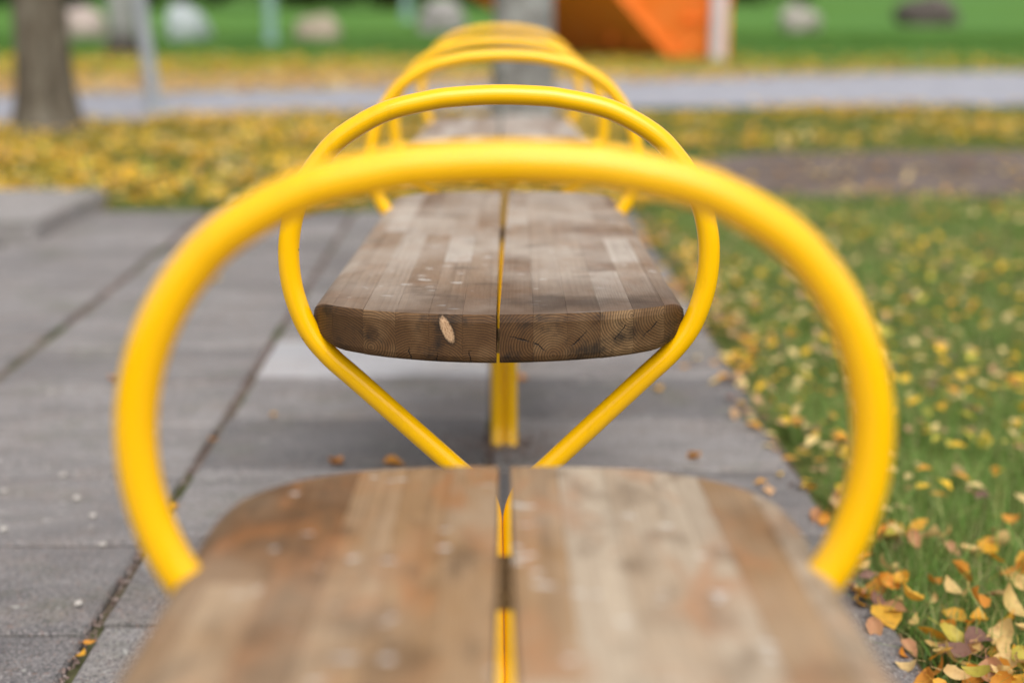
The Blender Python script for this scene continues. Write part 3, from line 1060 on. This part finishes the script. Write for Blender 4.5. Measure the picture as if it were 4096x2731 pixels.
def keep_strip(x, y, r):
    near = np.where(x < 0.9, 6.66 + .10 * np.sin(x * 3.7) + .07 * np.sin(x * 9.3 + 1) + .05 * r.normal(0, 1, len(x)), 9.38 + .12 * np.sin(x * 2.1) + .06 * r.normal(0, 1, len(x)))
    far = np.interp(x, [-12, -3.9, -2.0, 1.3, 4.7, 14], [8.6, 11.1, 12.15, 12.7, 12.95, 13.55])
    return (y > near) & (y < far) & (np.abs(x) < .4 + y * .55)


grass_obj('verge_grass', blades(52000, (-7, 7), (6.5, 13.2), keep_strip, .02, .042, .009, 3, pal=strip_pal, seg=2),
          'short olive grass of the verge between the paving and the asphalt path')
far_pal = (np.array([(0.075, 0.18, 0.025), (0.10, 0.21, 0.03), (0.06, 0.145, 0.025), (0.14, 0.22, 0.05)]), [.3, .3, .2, .2])


def keep_far(x, y, r):
    lo = np.interp(x, [-14, -6.3, -3, 1.9, 6.7, 14], [14.6, 16.9, 17.7, 18.1, 18.7, 19.5])
    return (y > lo) & (np.abs(x) < 1 + y * .45)


grass_obj('field_grass', blades(60000, (-17, 17), (16, 36), keep_far, .03, .06, .03, 4, pal=far_pal, seg=2),
          'bright green mown lawn beyond the asphalt path')

# moss and tufts in the paving joints
def keep_joint(x, y, r):
    out = np.zeros(len(x), bool)
    for jx, thr in ((-0.647, .95), (-1.320, .15)):
        d = np.abs(x - (jx - .0065 * y))
        pt = np.sin(y * 4.3 + jx * 7) + np.sin(y * 9.1 + 2) * .6
        out |= (d < .012) & (pt > thr)
    return out


grass_obj('joint_moss', blades(150000, (-1.36, -.62), (1.7, 6.6), keep_joint, .010, .022, .003, 5, z0=-.016, lean=.9,
          pal=(np.array([(0.13, 0.20, 0.03), (0.09, 0.14, 0.025), (0.18, 0.22, 0.05)]), [.4, .3, .3]), seg=2),
          'green moss and tiny grass growing in the paving joints')

# ------------------------------------------------------------------ gravel in joints and round the posts
def pebbles(n, pts, rmin, rmax, seed):
    r = np.random.default_rng(seed)
    base = np.array([(1, 0, 0), (-1, 0, 0), (0, 1, 0), (0, -1, 0), (0, 0, 1), (0, 0, -1)], float)
    tri = np.array([(0, 2, 4), (2, 1, 4), (1, 3, 4), (3, 0, 4), (2, 0, 5), (1, 2, 5), (3, 1, 5), (0, 3, 5)])
    n = len(pts)
    s = r.uniform(rmin, rmax, (n, 1, 1)) * r.uniform(.6, 1.2, (n, 6, 1))
    ang = r.uniform(0, 6.28, n)
    V = base[None] * s * np.array([1, 1, .7])
    ca, sa = np.cos(ang)[:, None], np.sin(ang)[:, None]
    V = np.stack([V[:, :, 0] * ca - V[:, :, 1] * sa, V[:, :, 0] * sa + V[:, :, 1] * ca, V[:, :, 2]], 2) + pts[:, None, :]
    F = (np.arange(n)[:, None, None] * 6 + tri[None]).reshape(-1, 3)
    return V.reshape(-1, 3), F


pts = []
for jx in (-0.647, -1.320, -0.006):
    for _ in range(2600):
        y = random.uniform(1.6, 6.5)
        if math.sin(y * 5.3 + jx * 9) + math.sin(y * 13.1) < random.uniform(-1.9, 1.1): continue
        pts.append((jx - .0065 * y + random.gauss(0, .006), y, -.007 + random.uniform(0, .005)))
for by in (1.055, 1.909, 3.069, 3.912, 5.224):
    for _ in range(420):
        a, rr_ = random.uniform(0, 6.28), abs(random.gauss(0, .075))
        pts.append((cos(a) * rr_ * 1.15, by + sin(a) * rr_ * .9, .003 + random.uniform(0, .004)))
v, f = pebbles(0, np.array(pts), .002, .0055, 3)
o = link('joint_gravel', mesh_np('joint_gravel', v, f), M['gravel'])
tag(o, 'fine brown gravel in the paving joints and round the yellow post feet', 'gravel', kind='stuff')

for i in range(14):
    bm = bmesh.new()
    bmesh.ops.create_icosphere(bm, subdivisions=2, radius=.007)
    for vv in bm.verts: vv.co *= 1 + .25 * mnoise.noise(vv.co * 150 + Vector((i, 0, 0)))
    for vv in bm.verts: vv.co.z *= .65
    o = link('pebble', bm_mesh('pebble', bm), M['pebble'])
    px = [-.86, -.80, -.93, -.74, -1.02, -.80, -.98, -1.1, -.71, -.9, -1.15, -.83, -.77, -.95][i]
    py = [2.72, 2.62, 2.86, 2.47, 2.76, 2.95, 2.33, 2.95, 2.21, 3.3, 3.5, 3.1, 2.8, 2.55][i]
    o.location = (px, py, .006); o.rotation_euler = (0, 0, i)
    tag(o, 'tiny pale stone lying loose on the grey pavers left of the nearest hoop', 'pebble', 'pebbles on the left pavers')

# ------------------------------------------------------------------ leaves
def leaf_mesh(seed, size=1.0):
    """pointed oval leaf with a folded midrib, curl and toothed edge"""
    rnd = random.Random(seed)
    L = .050 * size * rnd.uniform(.85, 1.15)
    W = L * rnd.uniform(.60, .82)
    n = 7
    curl = rnd.uniform(-.6, 3.4); fold = rnd.uniform(.05, .8); twist = rnd.uniform(-.5, .5)
    verts, faces = [], []
    for i in range(n + 1):
        t = i / n
        half = .5 * W * (sin(pi * t ** .78) ** .85) * (1 - .12 * t) if 0 < t < 1 else .0006
        half *= 1 + (.07 if i % 2 else -.04)
        ang = curl * (t - .5)
        cx = L * (t - .5) * (1 - .06 * curl * curl * (t - .5) ** 2)
        cz = L * .5 * curl * (t - .5) ** 2
        for sgn, q in ((-1, 1), (-1, .5), (0, 0), (1, .5), (1, 1)):
            y = sgn * q * half
            z = cz + fold * abs(y) * (.5 + q * .5) + twist * y * (t - .5) + rnd.uniform(-.0006, .0006)
            verts.append((cx, y * (1 - .25 * fold), z))
    for i in range(n):
        for k in range(4):
            a = i * 5 + k
            faces.append((a, a + 1, a + 6, a + 5))
    # stalk
    b = len(verts)
    sl = L * .35
    x0 = -L / 2
    z0 = verts[2][2]
    verts += [(x0, -.0006, z0), (x0, .0006, z0), (x0 - sl, .0005 + sl * .2, z0 - .001), (x0 - sl, -.0005 + sl * .2, z0 - .001)]
    faces.append((b, b + 1, b + 2, b + 3))
    zmin = min(v_[2] for v_ in verts)
    me = mesh_pd('leaf', [(x, y, z - zmin) for x, y, z in verts], faces)
    me.shade_smooth()
    return me


LEAF_ME = {}
for k in LEAF:
    LEAF_ME[k] = []
    for s in range(6):
        me = leaf_mesh(hash_seed := (list(LEAF).index(k) * 10 + s))
        me.materials.append(LEAF[k])
        LEAF_ME[k].append(me)

names_ = list(LEAF)
cand = []      # x, y, z, colour, where
r = np.random.default_rng(12)
# right lawn, scattered, thicker along the paving edge
for _ in range(760):
    y = 1.6 + 5.6 * r.random() ** 1.25
    x = .62 + (0.16 + y * .5 - .62) * r.random()
    if x > edge_x(np.array(y)) + .02:
        cand.append((x, y, .012 + .035 * r.random(), r.choice(6, p=[.26, .27, .17, .15, .07, .08]), 'grass'))
for _ in range(430):
    y = 1.65 + 4.6 * r.random()
    x = edge_x(np.array(y)) + r.normal(.01, .045)
    z = .004 if x < edge_x(np.array(y)) else .006 + .02 * r.random()
    cand.append((float(x), y, z, r.choice(6, p=[.14, .22, .22, .29, .10, .03]), 'edge'))
# the heap of leaves at the paving corner on the lower right
for _ in range(26):
    y = r.normal(1.97, .07); x = .74 + r.normal(.0, .05)
    cand.append((float(x), float(y), .006 + .03 * r.random(), r.choice(6, p=[.3, .25, .25, .15, .05, .0]), 'heap'))
cand.sort(key=lambda c: c[1] ** 2 + c[0] ** 2)
placed = []
lab_txt = {'grass': '%s leaf among grass right of the benches',
           'edge': '%s leaf along the ragged right paving edge',
           'heap': '%s leaf in the lower right corner heap'}
grp_txt = {'grass': '%s leaves in the right hand grass', 'edge': '%s leaves along the paving edge', 'heap': '%s leaves in the corner heap'}


def put_leaf(x, y, z, ci, label, group=None, scale=None, rot=None):
    nm = names_[ci]
    o = bpy.data.objects.new('fallen_leaf', random.choice(LEAF_ME[nm]))
    COL.objects.link(o)
    o.location = (x, y, z)
    o.rotation_euler = rot or (random.gauss(0, .5), random.gauss(0, .5), random.uniform(0, 6.28))
    s = scale or random.choice([.5, .62, .75, .9, 1.0, 1.2])
    o.scale = (s, s, s)
    tag(o, label, 'leaf', group)


# leaves one can pick out on the paving
single = [
    (-.36, 2.935, 2, 'orange leaf on the joint left of the yellow legs, by the nearest seat', .95),
    (-.235, 2.925, 2, 'curled orange leaf on the paving joint, nearer the middle legs', .9),
    (-.555, 3.30, 0, 'small yellow leaf on the pavers beside the lower left of the focused hoop', .6),
    (-1.02, 3.62, 2, 'small orange leaf on the pavers seen left of the large hoop', .8),
    (-.93, 3.50, 3, 'dull tan leaf on the pavers close to the small orange one', .7),
    (-2.02, 5.05, 2, 'orange leaf alone on the pavers at the far left', 1.1),
    (-1.02, 4.95, 1, 'pale leaf lying on the left paving joint inside the large hoop', 1.1),
    (.055, 3.62, 2, 'faint orange leaf on the paving right behind the yellow post', .7),
    (.40, 3.52, 0, 'yellow leaf on the paving inside the right leg of the focused hoop', .75),
    (.42, 2.97, 2, 'orange brown leaf on the paving right of the focused hoop legs', .8),
    (.155, 3.06, 3, 'rusty leaf lying against the foot of the yellow double post', .8),
    (-.655, 2.66, 0, 'yellow leaf wedged upright in the wide joint inside the large hoop', .7),
    (-.66, 2.60, 1, 'cream leaf wedged in the wide joint next to a yellow one', .7),
    (-.66, 3.10, 2, 'amber leaf fragment in the wide joint halfway up the large hoop', .6),
    (-.648, 2.06, 2, 'orange leaf stuck in the wide joint near the lower left corner', .5),
    (-.650, 2.02, 0, 'golden leaf scrap in the wide joint near the lower left corner', .5),
]
for x, y, ci, lab, s in single:
    put_leaf(x, y, .004, ci, lab, None, s, (random.gauss(0, .12), random.gauss(0, .12), random.uniform(0, 6.28)))
for x, y, z, ci, w in cand[:284]:
    zone = 'nearest the camera' if y < 2.25 else 'level with the large hoop foot' if y < 2.6 else 'outside the large hoop' if y < 3.1 else 'far back by the middle bench'
    if w == 'heap': zone = 'under the grass' if x > .74 else 'on the paving'
    put_leaf(x, y, z, ci, lab_txt[w] % names_[ci] + ', ' + zone, grp_txt[w] % names_[ci] + ', ' + zone)


def litter(name, P, colidx, size, label, seed, tilt=.35):
    """many leaves as one mesh: folded diamonds"""
    r_ = np.random.default_rng(seed)
    n = len(P)
    s = size * r_.uniform(.7, 1.25, n)
    loc = np.array([(-.5, 0, 0), (-.1, -.34, .09), (.5, 0, .02), (-.1, .34, .09)])
    V = loc[None] * s[:, None, None]
    V[:, 1:, 2] += (r_.uniform(-.15, .25, n) * s)[:, None]
    a = r_.uniform(0, 6.28, n); b = r_.normal(0, tilt, n)
    cb, sb = np.cos(b)[:, None], np.sin(b)[:, None]
    x, z = V[:, :, 0] * cb - V[:, :, 2] * sb, V[:, :, 0] * sb + V[:, :, 2] * cb
    y = V[:, :, 1]
    ca, sa = np.cos(a)[:, None], np.sin(a)[:, None]
    W = np.stack([x * ca - y * sa, x * sa + y * ca, z], 2) + P[:, None, :]
    base = np.arange(n)[:, None] * 4
    F = np.concatenate([base + np.array([[0, 1, 2]]), base + np.array([[0, 2, 3]])], 0)
    C = np.ones((n, 4, 4)); C[:, :, :3] = (LEAF_RGB[colidx] * r_.uniform(.8, 1.15, (n, 1)))[:, None, :]
    o = link(name, mesh_np(name, W.reshape(-1, 3), F, C.reshape(-1, 4)), M['litter'])
    return tag(o, label, 'leaves', kind='stuff')


rest = cand[284:]
for _ in range(2000):
    y = 2.9 + 4.3 * r.random(); x = .66 + (0.16 + y * .5 - .66) * r.random()
    if not (x > 1.0 and y > 7.15) and r.random() < .45 + .3 * math.sin(x * 5 + y * 2.3):
        rest.append((x, y, .015 + .03 * r.random(), r.choice(6, p=[.34, .28, .07, .08, .03, .20]), 'grass'))
litter('leaf_litter', np.array([(c[0], c[1], c[2]) for c in rest]), np.array([c[3] for c in rest]), .040,
       'blurred fallen leaves farther back in the right hand grass', 21)
# verge left and behind: a thick golden carpet, thinning to the right
n = 42000
x = r.uniform(-7, 7, n); y = r.uniform(6.5, 13.3, n)
k = keep_strip(x, y, r)
patch = np.sin(x * 2.3 + y * 1.1) + np.sin(y * 3.1 - x * 1.7) + np.sin(x * 5.2 + y * 4)
dens = np.where(x < .8, .58, .22) + .17 * patch
k &= r.random(n) < dens
x, y = x[k], y[k]
litter('leaf_litter', np.stack([x, y, .005 + .03 * r.random(len(x))], 1), r.choice(6, len(x), p=[.56, .20, .12, .03, .00, .09]), .066,
       'thick carpet of golden leaves on the verge behind the paving', 22)
# on and beyond the far side of the asphalt path: tan drifts on the asphalt, thin yellow scatter in the lawn
n = 85000
x = r.uniform(-12, 14, n); y = r.uniform(12.5, 23.5, n)
lo = np.interp(x, [-12, -4.8, -2.4, 1, 5, 9], [11.8, 13.7, 14.4, 15.6, 17.4, 18.0])
edge = np.interp(x, [-14, -6.3, -3, 1.9, 6.7, 14], [14.5, 16.8, 17.6, 18.0, 18.6, 19.4])
wide = np.interp(x, [-12, -1, 2, 5, 9], [.85, .8, .55, .35, .3])
on = y < edge
p = np.where(on, np.clip((y - lo) / .9, 0, 1) * wide * .85, np.clip((24.0 - y) / 5.5, 0, 1) * wide * (.42 + .2 * np.sin(x * 1.3 + y) * np.sin(y * 2.1 - x * .7)))
k = r.random(n) < p
x, y, on = x[k], y[k], on[k]
ci = np.where(on, r.choice(6, len(x), p=[.16, .40, .06, .33, .04, .01]), r.choice(6, len(x), p=[.55, .14, .08, .06, .02, .15]))
litter('leaf_litter', np.stack([x, y, .0 + .02 * r.random(len(x))], 1), ci, .10,
       'pale golden leaves drifted along the far side of the asphalt path', 23, .2)
# on the earth track and sparse over the right strip of asphalt
n = 420
x = r.uniform(.9, 6, n); y = r.uniform(7.1, 9.5, n)
litter('leaf_litter', np.stack([x, y, np.full(n, -.010)], 1), r.choice(6, n, p=[.1, .35, .1, .35, .1, .0]), .06,
       'pale leaves scattered over the worn earth track', 24, .15)

# ------------------------------------------------------------------ far wood
def wood(seed):
    r_ = np.random.default_rng(seed)
    V, C = [], []
    pal = np.array([(0.020, 0.030, 0.010), (0.035, 0.045, 0.012), (0.06, 0.055, 0.012), (0.12, 0.075, 0.012), (0.035, 0.05, 0.03), (0.05, 0.035, 0.02)])
    nt = 95
    for i in range(nt):
        cx = -62 + 84 * i / nt + r_.normal(0, .6)
        cy = 86 + r_.normal(0, 4) + max(0, cx) * 1.2
        hgt = r_.uniform(4, 10); rad_ = r_.uniform(1.4, 2.8)
        col = pal[r_.choice(6, p=[.28, .24, .16, .10, .14, .08])]
        m = 330
        d = r_.normal(0, 1, (m, 3)); d /= np.linalg.norm(d, axis=1)[:, None]
        P = d * (r_.random(m) ** .4)[:, None] * np.array([rad_, rad_, hgt * .5]) + np.array([cx, cy, hgt * .5])
        P[:, 2] = np.maximum(P[:, 2], .1)
        s = r_.uniform(.25, .6, m)
        for j in range(4):
            V.append(P + r_.normal(0, 1, (m, 3)) * s[:, None] * .6)
        C.append(col * r_.uniform(.6, 1.4, (m, 1)))
    n_t = nt
    VV = np.stack([np.concatenate(V[j::4], 0) for j in range(4)], 1)
    n_ = len(VV)
    CC = np.ones((n_, 4, 4)); CC[:, :, :3] = np.concatenate(C, 0)[:, None, :]
    Q = np.arange(n_ * 4).reshape(-1, 4)
    return VV.reshape(-1, 3), Q, CC.reshape(-1, 4)


o = link('far_wood', mesh_np('far_wood', *wood(5)), M['tree_foliage'])
tag(o, 'dark line of autumn trees and bushes beyond the far lawn', 'woods', kind='stuff')
